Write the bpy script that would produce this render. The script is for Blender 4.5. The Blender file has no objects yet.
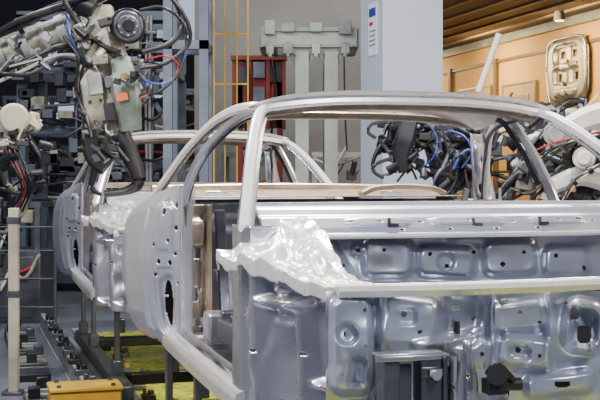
import bpy, bmesh, math, random
from mathutils import Vector, Matrix, noise
random.seed(4)
COL = bpy.context.scene.collection
TH = math.atan2(.285, .9585)
H = 1.6; F = 1150.0
ORG = Vector((.459, 4.936, 0))
CARM = Matrix.Translation(ORG) @ Matrix.Rotation(TH, 4, 'Z')

def pt(a, b, y): return Vector(((a-300)*y/F, y, H+(180-b)*y/F))
def cf(u, v, w): return CARM @ Vector((u, v, w))
def cs(a, b, v):
    k = (a-300)/F
    u = (k*(4.936+.9585*v)-.459+.285*v)/(.9585-.285*k)
    y = 4.936+.285*u+.9585*v
    return Vector((u, v, H-(b-180)/F*y))

# ---------------------------------------------------------------- materials
MATS = {}
def mat(name, c, rough=.5, metal=0., var=.12, scale=6., bump=.0, c2=None, emit=0., bscale=None):
    if name in MATS: return MATS[name]
    m = bpy.data.materials.new(name); m.use_nodes = True
    nt = m.node_tree; b = nt.nodes['Principled BSDF']
    tc = nt.nodes.new('ShaderNodeTexCoord')
    n = nt.nodes.new('ShaderNodeTexNoise'); n.inputs['Scale'].default_value = scale; n.inputs['Detail'].default_value = 5
    nt.links.new(tc.outputs['Object'], n.inputs['Vector'])
    r = nt.nodes.new('ShaderNodeValToRGB')
    c2 = c2 or tuple(max(0, x*(1-var*2)) for x in c)
    r.color_ramp.elements[0].position = .3; r.color_ramp.elements[1].position = .7
    r.color_ramp.elements[0].color = (*c2, 1); r.color_ramp.elements[1].color = (*c, 1)
    nt.links.new(n.outputs['Fac'], r.inputs['Fac']); nt.links.new(r.outputs['Color'], b.inputs['Base Color'])
    b.inputs['Metallic'].default_value = metal
    mr = nt.nodes.new('ShaderNodeMapRange'); mr.inputs['To Min'].default_value = max(.02, rough-.08); mr.inputs['To Max'].default_value = min(1, rough+.08)
    nt.links.new(n.outputs['Fac'], mr.inputs['Value']); nt.links.new(mr.outputs['Result'], b.inputs['Roughness'])
    if bump:
        n2 = nt.nodes.new('ShaderNodeTexNoise'); n2.inputs['Scale'].default_value = bscale or scale*2
        nt.links.new(tc.outputs['Object'], n2.inputs['Vector'])
        bp = nt.nodes.new('ShaderNodeBump'); bp.inputs['Strength'].default_value = bump; bp.inputs['Distance'].default_value = .02
        nt.links.new(n2.outputs['Fac'], bp.inputs['Height']); nt.links.new(bp.outputs['Normal'], b.inputs['Normal'])
    if emit:
        b.inputs['Emission Color'].default_value = (*c, 1); b.inputs['Emission Strength'].default_value = emit
    MATS[name] = m; return m

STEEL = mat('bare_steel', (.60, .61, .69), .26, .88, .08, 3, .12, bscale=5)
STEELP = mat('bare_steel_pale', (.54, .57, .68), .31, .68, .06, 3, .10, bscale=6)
STEELB = mat('bare_steel_lit', (.94, .93, .93), .24, .72, .05, 5, .10, bscale=7)  # lit copy of the bare steel, highlight brightness put into the colour
STEELR = mat('bare_steel_ragged_lit', (.95, .94, .94), .26, .60, .05, 8, .3, bscale=12)  # bumpier steel, with the glare of overhead light painted in as near white
STEELH = mat('bare_steel_roof_lit', (.92, .91, .92), .28, .45, .03, 4, .05, bscale=5)  # same steel whitened so roof, header and pillars look lit
STEELD = mat('bare_steel_shaded', (.16, .16, .20), .34, .75, .25, 5, .2)  # shaded copy of the bare steel, darkness put into the colour
STEELW = mat('bare_steel_warm_lit', (.56, .46, .36), .36, .7, .25, 5, .2)  # same steel tinted tan, warm light painted into the colour
STEELQ = mat('pressing_matt', (.46, .44, .40), .38, .7, .15, 5, .1)
PANELF = mat('faint_panel', (.50, .36, .20), .6, .0, .1, 3)
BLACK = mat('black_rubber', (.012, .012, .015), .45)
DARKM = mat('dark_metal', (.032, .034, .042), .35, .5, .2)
MIDM = mat('mid_metal', (.14, .15, .18), .35, .7, .2)
NAVY = mat('navy_metal', (.016, .020, .04), .3, .4)
WHITEP = mat('white_paint', (.66, .66, .62), .45, 0, .15, 4, .1)
BEIGE = mat('beige_paint', (.36, .35, .28), .45, .15, .32, 10, .25)
CREAM = mat('cream_paint', (.62, .58, .46), .45, .0, .2, 6, .1)
TEAL = mat('teal_paint', (.18, .23, .20), .45, .15, .32, 10)
ORANGE = mat('orange_paint', (.75, .16, .04), .5)
RED = mat('red_hose', (.36, .02, .02), .5)
REDP = mat('red_paint', (.30, .03, .02), .6, 0, .35, 3)
BLUEC = mat('blue_hose', (.03, .07, .40), .4)
YELLOW = mat('yellow_paint', (.70, .40, .03), .5, 0, .15, 6)
YELLOWD = mat('yellow_worn', (.40, .30, .05), .55, 0, .25, 8)
GREYP = mat('grey_blue_paint', (.11, .14, .20), .5, 0, .2, 4)
LGREY = mat('light_grey_paint', (.32, .34, .35), .45, .1, .22, 6)
COLM = mat('column_paint', (.50, .56, .69), .55, 0, .03, 2)
GREENG = mat('grey_green_paint', (.42, .46, .42), .5, 0, .15, 4)
FLOORM = mat('concrete_floor', (.18, .20, .25), .33, 0, .3, 1.2, .05)
FLOORY = mat('track_floor', (.62, .62, .08), .4, 0, .3, 16, .4, c2=(.12, .17, .02))
WALLD = mat('dark_hall_wall', (.022, .027, .042), .8, 0, .3, .8)
WALLT = mat('tan_wall', (.70, .43, .15), .7, 0, .12, .6)
WALLL = mat('light_hall_wall', (.32, .315, .30), .7, 0, .2, .8)
CEILM = mat('brown_ceiling', (.10, .07, .05), .6, 0, .15, 2)
GLOW = mat('lamp_glow', (1, .82, .5), .5, emit=6)
GLOWC = mat('window_glow', (.55, .66, .85), .5, emit=.8)

# ---------------------------------------------------------------- geometry
def catmull(P, n=6):
    P = [Vector(p) for p in P]
    if len(P) < 3 or n <= 1: return P
    Q = [P[0]*2-P[1]]+P+[P[-1]*2-P[-2]]; out = []
    for i in range(1, len(Q)-2):
        for k in range(n):
            t = k/n
            out.append(.5*((2*Q[i])+(-Q[i-1]+Q[i+1])*t+(2*Q[i-1]-5*Q[i]+4*Q[i+1]-Q[i+2])*t*t+(-Q[i-1]+3*Q[i]-3*Q[i+1]+Q[i+2])*t**3))
    out.append(P[-1]); return out

def sweep(P, prof, up=(0, 0, 1), scales=None, n=6, cap=True):
    C = catmull(P, n); N = len(C); up = Vector(up); V = []; FF = []
    for i, c in enumerate(C):
        t = (C[min(i+1, N-1)]-C[max(i-1, 0)]).normalized()
        s = t.cross(up)
        if s.length < 1e-3: s = t.cross(Vector((1, .2, 0)))
        s.normalize(); q = s.cross(t).normalized()
        k = 1.
        if scales:
            f = i/(N-1)*(len(scales)-1); j = min(int(f), len(scales)-2); k = scales[j]+(scales[j+1]-scales[j])*(f-j)
        for a, b in prof: V.append(c+s*a*k+q*b*k)
    p = len(prof)
    for i in range(N-1):
        for j in range(p):
            FF.append((i*p+j, i*p+(j+1) % p, (i+1)*p+(j+1) % p, (i+1)*p+j))
    if cap: FF.append(tuple(range(p))[::-1]); FF.append(tuple((N-1)*p+j for j in range(p)))
    return V, FF
def circ(r, n=12): return [(r*math.cos(2*math.pi*i/n), r*math.sin(2*math.pi*i/n)) for i in range(n)]
def rrect(w, h, c=.25):
    a, b = w/2, h/2; k = min(a, b)*c*2*.5
    return [(a-k, -b), (a, -b+k), (a, b-k), (a-k, b), (-a+k, b), (-a, b-k), (-a, -b+k), (-a+k, -b)]
def tube(P, r, n=6, sides=10, scales=None): return sweep(P, circ(r, sides), scales=scales, n=n)
def cyl(p, q, r, r2=None, sides=20):
    return sweep([Vector(p), Vector(q)], circ(r, sides), scales=[1, (r2 or r)/r], n=1)
def box(c, s, rz=0, rx=0, ry=0):
    R = Matrix.Rotation(rz, 3, 'Z') @ Matrix.Rotation(rx, 3, 'X') @ Matrix.Rotation(ry, 3, 'Y'); c = Vector(c)
    V = [c+R @ Vector((x*s[0]/2, y*s[1]/2, z*s[2]/2)) for x in (-1, 1) for y in (-1, 1) for z in (-1, 1)]
    return V, [(0, 1, 3, 2), (4, 6, 7, 5), (0, 4, 5, 1), (2, 3, 7, 6), (0, 2, 6, 4), (1, 5, 7, 3)]
def beam(p, q, w, h): return sweep([Vector(p), Vector(q)], rrect(w, h, .12), n=1)
def join(L):
    V = []; FF = []
    for v, f in L:
        o = len(V); V += v; FF += [tuple(i+o for i in x) for x in f]
    return V, FF
def grid(fn, nu, nv, hole=None):
    V = [fn(i/nu, j/nv) for i in range(nu+1) for j in range(nv+1)]; FF = []
    for i in range(nu):
        for j in range(nv):
            if hole and hole((i+.5)/nu, (j+.5)/nv): continue
            FF.append((i*(nv+1)+j, (i+1)*(nv+1)+j, (i+1)*(nv+1)+j+1, i*(nv+1)+j+1))
    return V, FF
def interp(keys, x):
    if x <= keys[0][0]: return keys[0][1]
    for (a, p), (b, q) in zip(keys, keys[1:]):
        if x <= b: return p+(q-p)*(x-a)/(b-a)
    return keys[-1][1]
def sst(x): x = max(0, min(1, x)); return x*x*(3-2*x)
def feat(x, y, fs, sf=1., hf=1.):
    h = 0
    for f in fs:
        if f[0] == 'b':
            _, cx, cy, hx, hy, r, H_, s = f[:8]
            X, Y_ = x-cx, y-cy
            if len(f) > 8: ca, sa = math.cos(f[8]), math.sin(f[8]); X, Y_ = X*ca+Y_*sa, -X*sa+Y_*ca
            dx = abs(X)-hx+r; dy = abs(Y_)-hy+r
            d = math.hypot(max(dx, 0), max(dy, 0))+min(max(dx, dy), 0)-r
        elif f[0] == 'c':
            _, cx, cy, r, H_, s = f; d = math.hypot(x-cx, y-cy)-r
        else:
            _, x1, y1, x2, y2, r, H_, s = f
            L = (x2-x1)**2+(y2-y1)**2; t = max(0, min(1, ((x-x1)*(x2-x1)+(y-y1)*(y2-y1))/L))
            d = math.hypot(x-x1-t*(x2-x1), y-y1-t*(y2-y1))-r
        h += H_*hf*sst(.5-d/(s*sf))
    return h
def nz(x, y, z=0): return noise.noise(Vector((x, y, z)))

TM = {}
def mk(name, VF, m, parent=None, world=True, solid=0, bevel=0, sub=0, smooth=True, off=-1, label=None, category=None, kind=None, group=None):
    V, FF = VF; V = [Vector(v) for v in V]
    me = bpy.data.meshes.new(name); ob = bpy.data.objects.new(name, me)
    if parent is not None:
        if world:
            inv = TM[parent.name].inverted(); V = [inv @ v for v in V]
        ob.parent = parent
    else:
        lo = [min(v[i] for v in V) for i in range(3)]; hi = [max(v[i] for v in V) for i in range(3)]
        o = Vector(((lo[0]+hi[0])/2, (lo[1]+hi[1])/2, lo[2])); V = [v-o for v in V]; ob.location = o
    me.from_pydata([tuple(v) for v in V], [], FF)
    bm = bmesh.new(); bm.from_mesh(me)
    bmesh.ops.delete(bm, geom=[v for v in bm.verts if not v.link_faces], context='VERTS')
    bmesh.ops.recalc_face_normals(bm, faces=bm.faces); bm.to_mesh(me); bm.free()
    me.materials.append(m)
    if smooth:
        me.polygons.foreach_set('use_smooth', [True]*len(me.polygons))
        try: me.set_sharp_from_angle(angle=math.radians(42))
        except Exception: pass
    COL.objects.link(ob)
    if solid:
        x = ob.modifiers.new('s', 'SOLIDIFY'); x.thickness = solid; x.offset = off
    if bevel:
        x = ob.modifiers.new('b', 'BEVEL'); x.width = bevel; x.segments = 2; x.limit_method = 'ANGLE'
    if label: ob['label'] = label
    if category: ob['category'] = category
    if kind: ob['kind'] = kind
    if group: ob['group'] = group
    return ob
def thing(name, loc, label, category, rz=0, group=None):
    e = bpy.data.objects.new(name, None); e.location = loc; e.rotation_euler = (0, 0, rz); e.empty_display_size = .2
    COL.objects.link(e); TM[e.name] = Matrix.Translation(Vector(loc)) @ Matrix.Rotation(rz, 4, 'Z')
    e['label'] = label; e['category'] = category
    if group: e['group'] = group
    return e

# ================================================================= SETTING
def struct(name, VF, m, **k): return mk(name, VF, m, kind='structure', smooth=False, **k)
struct('floor', box((0, 12, -.05), (30, 34, .1)), FLOORM)
struct('trim_1', box(cf(0, 2.0, .006), (1.3, 11.0, .012), TH), FLOORY)
struct('wall_back', box((-3, 26, 4), (22, .2, 8)), WALLD)
struct('wall_center', box(pt(295, 100, 19)+Vector((.2, 0, 1.0)), (3.7, .25, 5.2)), WALLL)
struct('wall_right', box(cf(7.6, 12, 2.1), (.1, 24, 4.2), TH), WALLT)
def prism(pts, z0, z1):
    n = len(pts); V = [Vector((x, y, z0)) for x, y in pts]+[Vector((x, y, z1)) for x, y in pts]
    return V, [tuple(range(n)), tuple(range(n, 2*n))]+[(i, (i+1) % n, (i+1) % n+n, i+n) for i in range(n)]
e1 = cf(7.6, 24, 0); e2 = cf(7.6, 0, 0)
struct('ceiling', prism([(1.05, 12.3), (2.2, 25.0), (e1.x, e1.y), (e2.x, e2.y)], 4.2, 4.35), CEILM)
for i, u in enumerate((5.2, 5.7, 6.2, 6.65, 7.1)):
    struct('trim_%d' % (i+20), box(cf(u, 14, 4.185), (.07, 18, .03), TH), mat('ceiling_trim', (.34, .24, .14), .5))
struct('trim_5', box(cf(7.5, 12, 4.12), (.12, 24, .14), TH), LGREY)
struct('trim_13', box(cf(7.53, 12, 3.75), (.04, 24, .05), TH), mat('brown_post', (.16, .11, .07), .5))
c0 = pt(383, 180, 12); R_ = Vector((.9585, .285, 0)); L_ = Vector((-.285, .9585, 0))
cc = Vector((c0.x, c0.y, 0))+R_*.34+L_*.35
struct('trim_6', box(cc+Vector((0, 0, 3)), (.68, .7, 6), TH), COLM, bevel=.01)

sg = thing('notice_board', cc+R_*-.345+L_*-.06+Vector((0, 0, 2.93)), 'narrow white safety notice plate with small blue and red marks', 'sign', TH)
mk('board', box((0, 0, .28), (.012, .26, .56)), mat('notice_white', (.85, .88, .92), .4, var=.02), sg, False, smooth=False)
mk('pictogram', box((-.008, 0, .46), (.004, .20, .09)), BLUEC, sg, False, smooth=False)
mk('warning_mark', box((-.008, .04, .34), (.004, .10, .035)), RED, sg, False, smooth=False)
for z in (.26, .21, .16, .11): mk('text_line', box((-.008, 0, z), (.003, .18, .012)), GREYP, sg, False, smooth=False)

# ================================================================= CAR BODY
def build_car():
    car = thing('car_body', ORG, 'bare silver steel coupe body shell without doors on line carrier', 'car body', TH)
    P = lambda n, VF, m=STEEL, **k: mk(n, VF, m, car, False, **k)
    crown = lambda s: .038*(1-abs(s)**3)
    def roof(s, t):
        x = 2*s-1; t2 = max(0, t-.06)/.94
        u = .672*x*(1+.02*t2); v = -.03-.05*(1-x*x)+.80*t2; w = 1.938+crown(x)-.03*t2**1.8-.03*t2*abs(x)**3-.022*abs(x)**8
        if t < .06: v += (.06-t)*.4; w -= (.06-t)/.06*.022
        return Vector((u, v, w))
    P('roof_panel', grid(roof, 60, 34), STEELH, solid=.006)
    hp = [(.645*x, .0-.05*(1-x*x)+.002, 1.902+crown(x)) for x in [i/8-1 for i in range(17)]]
    P('windshield_header', sweep(hp, [(-.024, -.014), (.016, -.018), (.026, -.010), (.022, .006), (.004, .014), (-.024, .014)], n=2), STEELH)
    P('header_flange', sweep([(a*.98, b-.006, c-.020) for a, b, c in hp], rrect(.040, .006), n=2), STEELB)
    P('header_inner_rail', sweep([(a*.96, b+.06, c-.030) for a, b, c in hp], rrect(.05, .020), n=2), STEELW)
    rh = [(.67*x, .79-.03*(1-x*x), 1.878+crown(x)) for x in [i/6-1 for i in range(13)]]
    P('rear_header', sweep(rh, rrect(.05, .035, .3), n=2), STEELW)
    for sx in (-1, 1):
        S = lambda L: [(sx*a, b, c) for a, b, c in L]
        ap = S([(.57, .0, 1.902), (.615, -.005, 1.901), (.648, -.035, 1.890), (.678, -.09, 1.864), (.724, -.21, 1.797), (.780, -.37, 1.69), (.84, -.55, 1.55), (.885, -.68, 1.43)])
        P('windshield_pillar', sweep(ap, [(-.018, -.015), (.014, -.018), (.021, -.007), (.020, .008), (.008, .017), (-.015, .017), (-.021, .008), (-.021, -.004)]), STEELH)
        P('pillar_flange', sweep([(a-sx*.030, b+.028, c-.012) for a, b, c in ap[3:]], rrect(.022, .008)), STEEL)
        P('pillar_drip_rail', sweep([(a+sx*.020, b+.010, c+.004) for a, b, c in ap[3:]], rrect(.006, .016)), STEELD)
        if sx < 0:
            rr = S([(.62, .03, 1.900), (.660, .14, 1.910), (.685, .40, 1.902), (.712, .70, 1.858), (.755, 1.02, 1.757), (.80, 1.3, 1.63), (.85, 1.55, 1.50)])
            bp = S([(.64, .08, 1.892), (.668, .24, 1.876), (.702, .46, 1.822), (.748, .64, 1.738), (.788, .74, 1.63), (.815, .81, 1.50), (.82, .83, 1.38)])
        else:
            rr = S([(.655, .02, 1.905), (.672, .25, 1.905), (.69, .5, 1.880), (.725, .68, 1.835), (.775, .82, 1.72), (.80, .90, 1.5)])
            bp = S([(.645, .37, 1.905), (.672, .355, 1.885), (.705, .33, 1.83), (.752, .28, 1.72), (.795, .23, 1.59), (.84, .2, 1.44)])
        P('roof_rail', sweep(rr, rrect(.030, .042, .7)), STEELH)
        P('rail_seam', sweep([(a-sx*.012, b+.005, c-.026) for a, b, c in rr], rrect(.018, .010)), STEELD)
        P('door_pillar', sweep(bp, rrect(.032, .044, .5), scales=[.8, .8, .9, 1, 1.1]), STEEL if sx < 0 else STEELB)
        P('glass_channel', sweep([(a-sx*.020, b+.04, c-.013) for a, b, c in bp[:-1]], rrect(.012, .024)), STEELD)
        K = [(0, Vector((.73, .96, 0))), (.08, Vector((.765, .86, 0))), (.16, Vector((.818, .795, 0))), (.22, Vector((.838, .800, 0))), (.42, Vector((.932, .93, 0))), (.5, Vector((.972, 1.04, 0))),
             (.62, Vector((1.005, 1.3, 0))), (.80, Vector((.97, 1.7, 0))), (.93, Vector((.88, 1.98, 0))), (1, Vector((.72, 2.06, 0)))]
        bul = [(0, -.075), (.05, -.040), (.12, -.010), (.25, .012), (.45, .02), (.65, .014), (.80, .0), (.90, -.02), (.96, -.05), (1, -.085)]
        fs = [('b', .33, .72, .075, .21, .04, -.016, .03), ('b', .325, .735, .050, .18, .045, -.030, .035), ('b', .33, .26, .06, .14, .04, .016, .04), ('c', .34, .10, .02, -.01, .02), ('l', .20, 0, .20, 1, .008, .016, .015), ('l', .47, .12, .46, .9, .006, -.010, .02)]
        def quarter(s, t):
            p = interp(K, s); top = (1.575 if sx < 0 else 1.50)-.1*sst((s-.3)/.5)
            w = top+(.80-top)*t
            out = interp(bul, t)*sst((s-.18)/.3)
            h = feat(s, t, fs)
            return Vector((sx*(p.x+out+h*.5), p.y-h, w))
        def qh(s, t):
            p = interp(K, s); w = 1.56-.76*t
            if ((s-.325)/.034)**2+((t-.735)/.145)**2 < 1 and not (abs(t-.69) < .009 and s > .330): return True
            for a, b, r in ((.245, .12, .013), (.245, .26, .013), (.25, .42, .012), (.29, .48, .014), (.37, .47, .013), (.235, .60, .01), (.25, .93, .013), (.34, .16, .015), (.41, .36, .010), (.30, .34, .010), (.40, .55, .009)):
                if math.hypot(s-a, (t-b)*.8) < r: return True
            if s > .6 and math.hypot(p.y-1.70, w-.8) < .28: return True
            return False
        P('quarter_panel', grid(quarter, 190, 130, qh), STEELP, solid=.006)
        P('jamb_shade', box((sx*.82, 1.06, 1.02), (.18, .03, .42)), BLACK, smooth=False)  # black box added to paint the shade inside the slot
        P('jamb_seam', sweep([Vector((sx*(interp(K, .19).x+.0), interp(K, .19).y-.014, 1.56-.75*t)) for t in (0, .25, .5, .75, 1)], rrect(.010, .012)), STEELB)
        P('rocker_sill', sweep(S([(.84, 1.2, .86), (.868, .9, .856), (.878, .5, .850), (.885, 0, .845), (.888, -.68, .84)]), [(-.022, -.035), (.020, -.035), (.022, -.058), (.028, -.058), (.030, -.03), (.032, -.008), (.024, .010), (.004, .020), (-.020, .024)], n=4), STEELB)
        P('sill_seam', sweep(S([(.822, .80, .892), (.835, 0, .880), (.84, -.6, .876)]), rrect(.008, .028), n=4), STEEL)
        KH = [(0, Vector((.68, -.52, 0))), (.15, Vector((.73, -.60, 0))), (.4, Vector((.77, -.70, 0))), (.75, Vector((.87, -.71, 0))), (.88, Vector((.895, -.66, 0))), (1, Vector((.895, -.54, 0)))]
        fh = [('c', .6, .25, .07, -.03, .04), ('c', .6, .7, .09, -.03, .05), ('b', .58, .47, .12, .09, .03, .025, .04), ('l', .44, .05, .46, .95, .02, .02, .03)]
        def hinge(s, t):
            p = interp(KH, s); h = feat(s, t, fh); return Vector((sx*p.x, p.y-h, 1.44-.64*t))
        P('hinge_pillar', grid(hinge, 60, 70, lambda s, t: math.hypot((s-.6)*.8, t-.25) < .04 or math.hypot((s-.6)*.8, t-.7) < .055 or math.hypot((s-.8)*.8, t-.47) < .02 or math.hypot((s-.72)*.8, t-.9) < .025), STEEL, solid=.006)
        inn = [(0, Vector((.64, -.60, 1.470))), (.2, Vector((.63, -.74, 1.450))), (.45, Vector((.66, -.98, 1.385))), (.75, Vector((.725, -1.3, 1.325))), (1, Vector((.745, -1.63, 1.298)))]
        out_ = [(0, Vector((.945, -.64, 1.320))), (.2, Vector((.945, -.78, 1.335))), (.45, Vector((.915, -1.0, 1.325))), (.75, Vector((.868, -1.32, 1.298))), (1, Vector((.825, -1.66, 1.278)))]
        fa = [('l', .03, .30, .55, .62, .05, .022, .12), ('l', .30, .10, .80, .40, .05, .018, .12), ('l', .10, .75, .60, .95, .04, .014, .09), ('l', .55, .75, .95, .60, .04, .014, .08)]
        # one continuous rumpled sheet from windshield base down to the crossmember, outer lip folded
        def apron(s, t):
            p = interp(inn, s).lerp(interp(out_, s), min(t/.86, 1.06))
            j = nz(s*9, 1.3, sx)*.024+nz(s*26, 2.2, sx)*.010
            e = sst((t-.80)/.14); lip = sst((t-.92)/.08)
            z = p.z+nz(s*7, t*4, sx)*.020+nz(s*17, t*9, sx+4)*.007+.018*math.sin(math.pi*min(t, 1))+feat(s, t, fa)
            return Vector((sx*(p.x+.012*e+j*e*.7), p.y, z+.012*e+j*e-.034*lip))
        P('fender_apron', grid(apron, 150, 70, lambda s, t: math.hypot(s-.62, (t-.42)*.5) < .018 or math.hypot(s-.22, (t-.5)*.5) < .016), STEELR, solid=.005)
        fw = [('b', .13, .45, .07, .34, .05, -.06, .05), ('l', .93, .05, .90, .95, .035, .04, .05), ('l', .23, .03, .29, 1, .03, .06, .05), ('l', .30, .20, .60, .13, .03, .045, .05),
              ('b', .45, .62, .13, .34, .08, -.24, .06), ('b', .46, .42, .05, .07, .03, .07, .04, .3), ('l', .36, .72, .56, .66, .025, .10, .04), ('b', .50, .88, .07, .08, .03, .06, .04),
              ('l', .62, .14, .70, .98, .03, .06, .05), ('b', .79, .36, .06, .15, .04, -.09, .05), ('b', .80, .76, .06, .14, .04, -.12, .05, .1), ('l', .72, .56, .88, .54, .02, .04, .04), ('c', .42, .08, .05, .03, .05), ('c', .78, .12, .04, -.03, .04)]
        def house(s, t):
            v = -.72-.93*s; o = interp(out_, s); w = o.z-.02+(.80-o.z)*t
            return Vector((sx*(o.x-.065+feat(s, t, fw)+.016*nz(s*5, t*4)), v, w))
        def hh(s, t):
            e = .03*nz(t*12, s*6)
            if ((s-.43+e)/.085)**2+((t-.52)/.12)**2 < 1 or ((s-.47+e)/.09)**2+((t-.82)/.10)**2 < 1: return True
            if ((s-.80)/.045)**2+((t-.38+e)/.12)**2 < 1 or ((s-.81)/.04)**2+((t-.78)/.12)**2 < 1: return True
            return any(math.hypot((s-a)*1.2, t-b) < r for a, b, r in ((.13, .30, .04), (.14, .60, .05), (.79, .18, .022), (.27, .5, .012), (.27, .8, .012), (.66, .4, .012), (.42, .08, .016), (.90, .45, .014), (.35, .25, .018), (.55, .27, .022)))
        P('wheel_housing', grid(house, 150, 100, hh), STEEL, solid=.005)
        P('housing_shade', grid(lambda s, t: Vector((sx*(.50), -.70-.92*s, 1.20-.40*t)), 2, 2), BLACK, solid=.01)  # added black sheet stands in for shade behind the housing openings
        P('strut_brace', sweep(S([(.845, -.90, 1.27), (.80, -.92, 1.16), (.815, -.93, 1.0), (.80, -.92, .82)]), [(-.025, -.012), (.025, -.012), (.025, .012), (.015, .012), (.012, -.002), (-.012, -.002), (-.015, .012), (-.025, .012)], up=(0, 1, 0), n=4), STEELB)
        P('frame_rail', beam((sx*.38, -1.6, .92), (sx*.38, -.5, .92), .1, .14), STEEL)
        fi = [('b', .25, .45, .12, .25, .05, .03, .06), ('b', .62, .3, .15, .14, .05, -.03, .06), ('c', .62, .7, .1, .03, .06)]
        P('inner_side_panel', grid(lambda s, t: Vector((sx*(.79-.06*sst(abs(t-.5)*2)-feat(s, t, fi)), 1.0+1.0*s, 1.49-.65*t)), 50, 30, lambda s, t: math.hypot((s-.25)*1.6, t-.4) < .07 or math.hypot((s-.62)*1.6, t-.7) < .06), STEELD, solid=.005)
        fp_ = [('b', .5, .22, .22, .10, .05, .03, .05), ('b', .5, .55, .2, .12, .06, -.03, .05), ('c', .5, .83, .14, .03, .06), ('l', .12, 0, .2, 1, .05, .03, .06)]
        P('inner_pillar_panel', grid(lambda s, t: Vector((sx*(.655+.165*s+.03*t*s), .93-feat(s, t, fp_)-.02*math.sin(math.pi*s), 1.48-.62*t)), 36, 80,
          lambda s, t: (abs(s-.5) < .16 and abs(t-.38) < .04) or math.hypot(s-.5, (t-.70)*3) < .14 or math.hypot(s-.3, (t-.1)*3) < .08 or (abs(s-.42) < .2 and abs(t-.92) < .03)), STEELW, solid=.005)
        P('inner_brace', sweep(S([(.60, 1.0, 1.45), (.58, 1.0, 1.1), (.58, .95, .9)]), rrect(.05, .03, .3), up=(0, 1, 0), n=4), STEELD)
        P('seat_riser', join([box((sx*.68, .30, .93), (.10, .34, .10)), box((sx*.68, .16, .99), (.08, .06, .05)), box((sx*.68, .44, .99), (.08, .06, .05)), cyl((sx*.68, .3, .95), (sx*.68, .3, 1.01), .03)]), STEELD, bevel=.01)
    P('inner_quarter_panel', grid(lambda s, t: Vector((.715+.16*s*(.55+.45*t)+.02*t, .90+.06*s-.03*feat(s, t, [('b', .5, .35, .25, .2, .1, 1, .15), ('b', .5, .75, .28, .1, .08, -1, .12)]), 1.84-.38*t)), 24, 40,
      lambda s, t: math.hypot(s-.5, (t-.75)*2) < .14 or math.hypot(s-.45, (t-.35)*2) < .09 or math.hypot(s-.6, (t-.12)*2) < .07), STEELP, solid=.008)
    # dash / firewall : broad soft pressings
    fd = [('b', 388, 258, 24, 18, 9, .034, 9), ('b', 446, 262, 28, 14, 8, .028, 9, .04), ('c', 446, 262, 8, -.015, 6),
          ('b', 510, 258, 26, 16, 9, .030, 9, -.05), ('b', 566, 262, 22, 14, 8, .026, 9, .04), ('l', 322, 235, 352, 285, 6, .04, 7), ('b', 450, 288, 120, 6, 4, .02, 6),
          ('b', 640, 256, 30, 18, 8, .03, 9), ('c', 358, 250, 6, .02, 5)]
    holes_d = [(474, 252, 1.8), (503, 264, 2.4), (556, 256, 2.2), (430, 254, 2.2), (447, 266, 2.0), (358, 250, 2.4), (342, 266, 2.6), (584, 268, 2.2), (384, 250, 1.8), (524, 252, 1.8)]
    def hd(L, a0, a1, b0, b1, E=()):
        def f(s, t):
            a = a0+(a1-a0)*s; b = b0+(b1-b0)*t
            if any(math.hypot(a-x, b-y) < r for x, y, r in L): return True
            return any(((a-x)/rx)**4+((b-y)/ry)**4 < 1 for x, y, rx, ry in E)
        return f
    P('dash_panel', grid(lambda s, t: cs(300+385*s, 230+126*t, -.58-feat(300+385*s, 230+126*t, fd)-.05*t-.014*nz(s*12, t*6)), 300, 96, hd(holes_d, 300, 685, 230, 356)), STEELP)
    P('dash_shade', grid(lambda s, t: Vector((-.7+1.4*s, -.40, 1.44-.55*t)), 4, 4), DARKM, solid=.01)  # added dark sheet, paints shade behind the dash holes
    KC = [(0, (-.44, 1.503)), (.08, (-.48, 1.505)), (.13, (-.51, 1.492)), (.30, (-.535, 1.470)), (.36, (-.56, 1.462)), (.70, (-.60, 1.425)), (.86, (-.615, 1.405)), (.90, (-.65, 1.402)), (.96, (-.655, 1.392)), (1, (-.64, 1.385))]
    fc = [('b', .28, .52, .07, .10, .03, .008, .03), ('b', .5, .52, .09, .10, .03, .008, .03), ('b', .74, .52, .07, .10, .03, .008, .03)]
    def cowl(s, t):
        x = 2*s-1
        for (a, p), (b, q) in zip(KC, KC[1:]):
            if t <= b+1e-9: k = (t-a)/(b-a); v = p[0]+(q[0]-p[0])*k; w = p[1]+(q[1]-p[1])*k; break
        h = feat(s, t, fc)
        return Vector((.80*x, v-.03*(1-x*x)-h, w+h*.6))
    P('cowl_shelf', grid(cowl, 200, 60, lambda s, t: .50 < t < .55 and any(abs(s-c) < .004 for c in (.21, .28, .38, .5, .62, .74, .84)) or .74 < t < .78 and any(abs(s-c) < .004 for c in (.33, .45, .57, .68)) or (.44 < t < .54 and abs(s-.80) < .012)), STEELP, solid=.004)
    P('cowl_lip', sweep([(-.84, -.44, 1.508), (-.5, -.47, 1.510), (0, -.48, 1.511), (.5, -.47, 1.510), (.84, -.44, 1.508)], rrect(.02, .014), n=5), STEELR)
    P('cowl_edge', sweep([(-.80, -.65, 1.392), (-.4, -.678, 1.392), (0, -.685, 1.392), (.4, -.678, 1.392), (.80, -.65, 1.392)], rrect(.014, .010), n=5), STEELB)
    for u, w in ((-.32, 1.455), (.02, 1.452), (.30, 1.455)):
        P('cowl_stud', join([cyl((u, -.62, w-.03), (u, -.62, w+.005), .007), box((u+.02, -.62, w-.02), (.03, .02, .010))]), STEELD)
    # front end : one continuous stamped sheet with stepped soft pressings
    P('front_crossmember', sweep([cs(338, 289, -1.66), cs(420, 288, -1.69), cs(520, 285, -1.70), cs(620, 281, -1.70), (.5, -1.69, 1.305), (.82, -1.66, 1.30)], [(-.05, -.010), (.012, -.022), (.025, -.004), (.012, .008), (-.02, .003), (-.05, .010)], n=5), STEELR)
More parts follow.
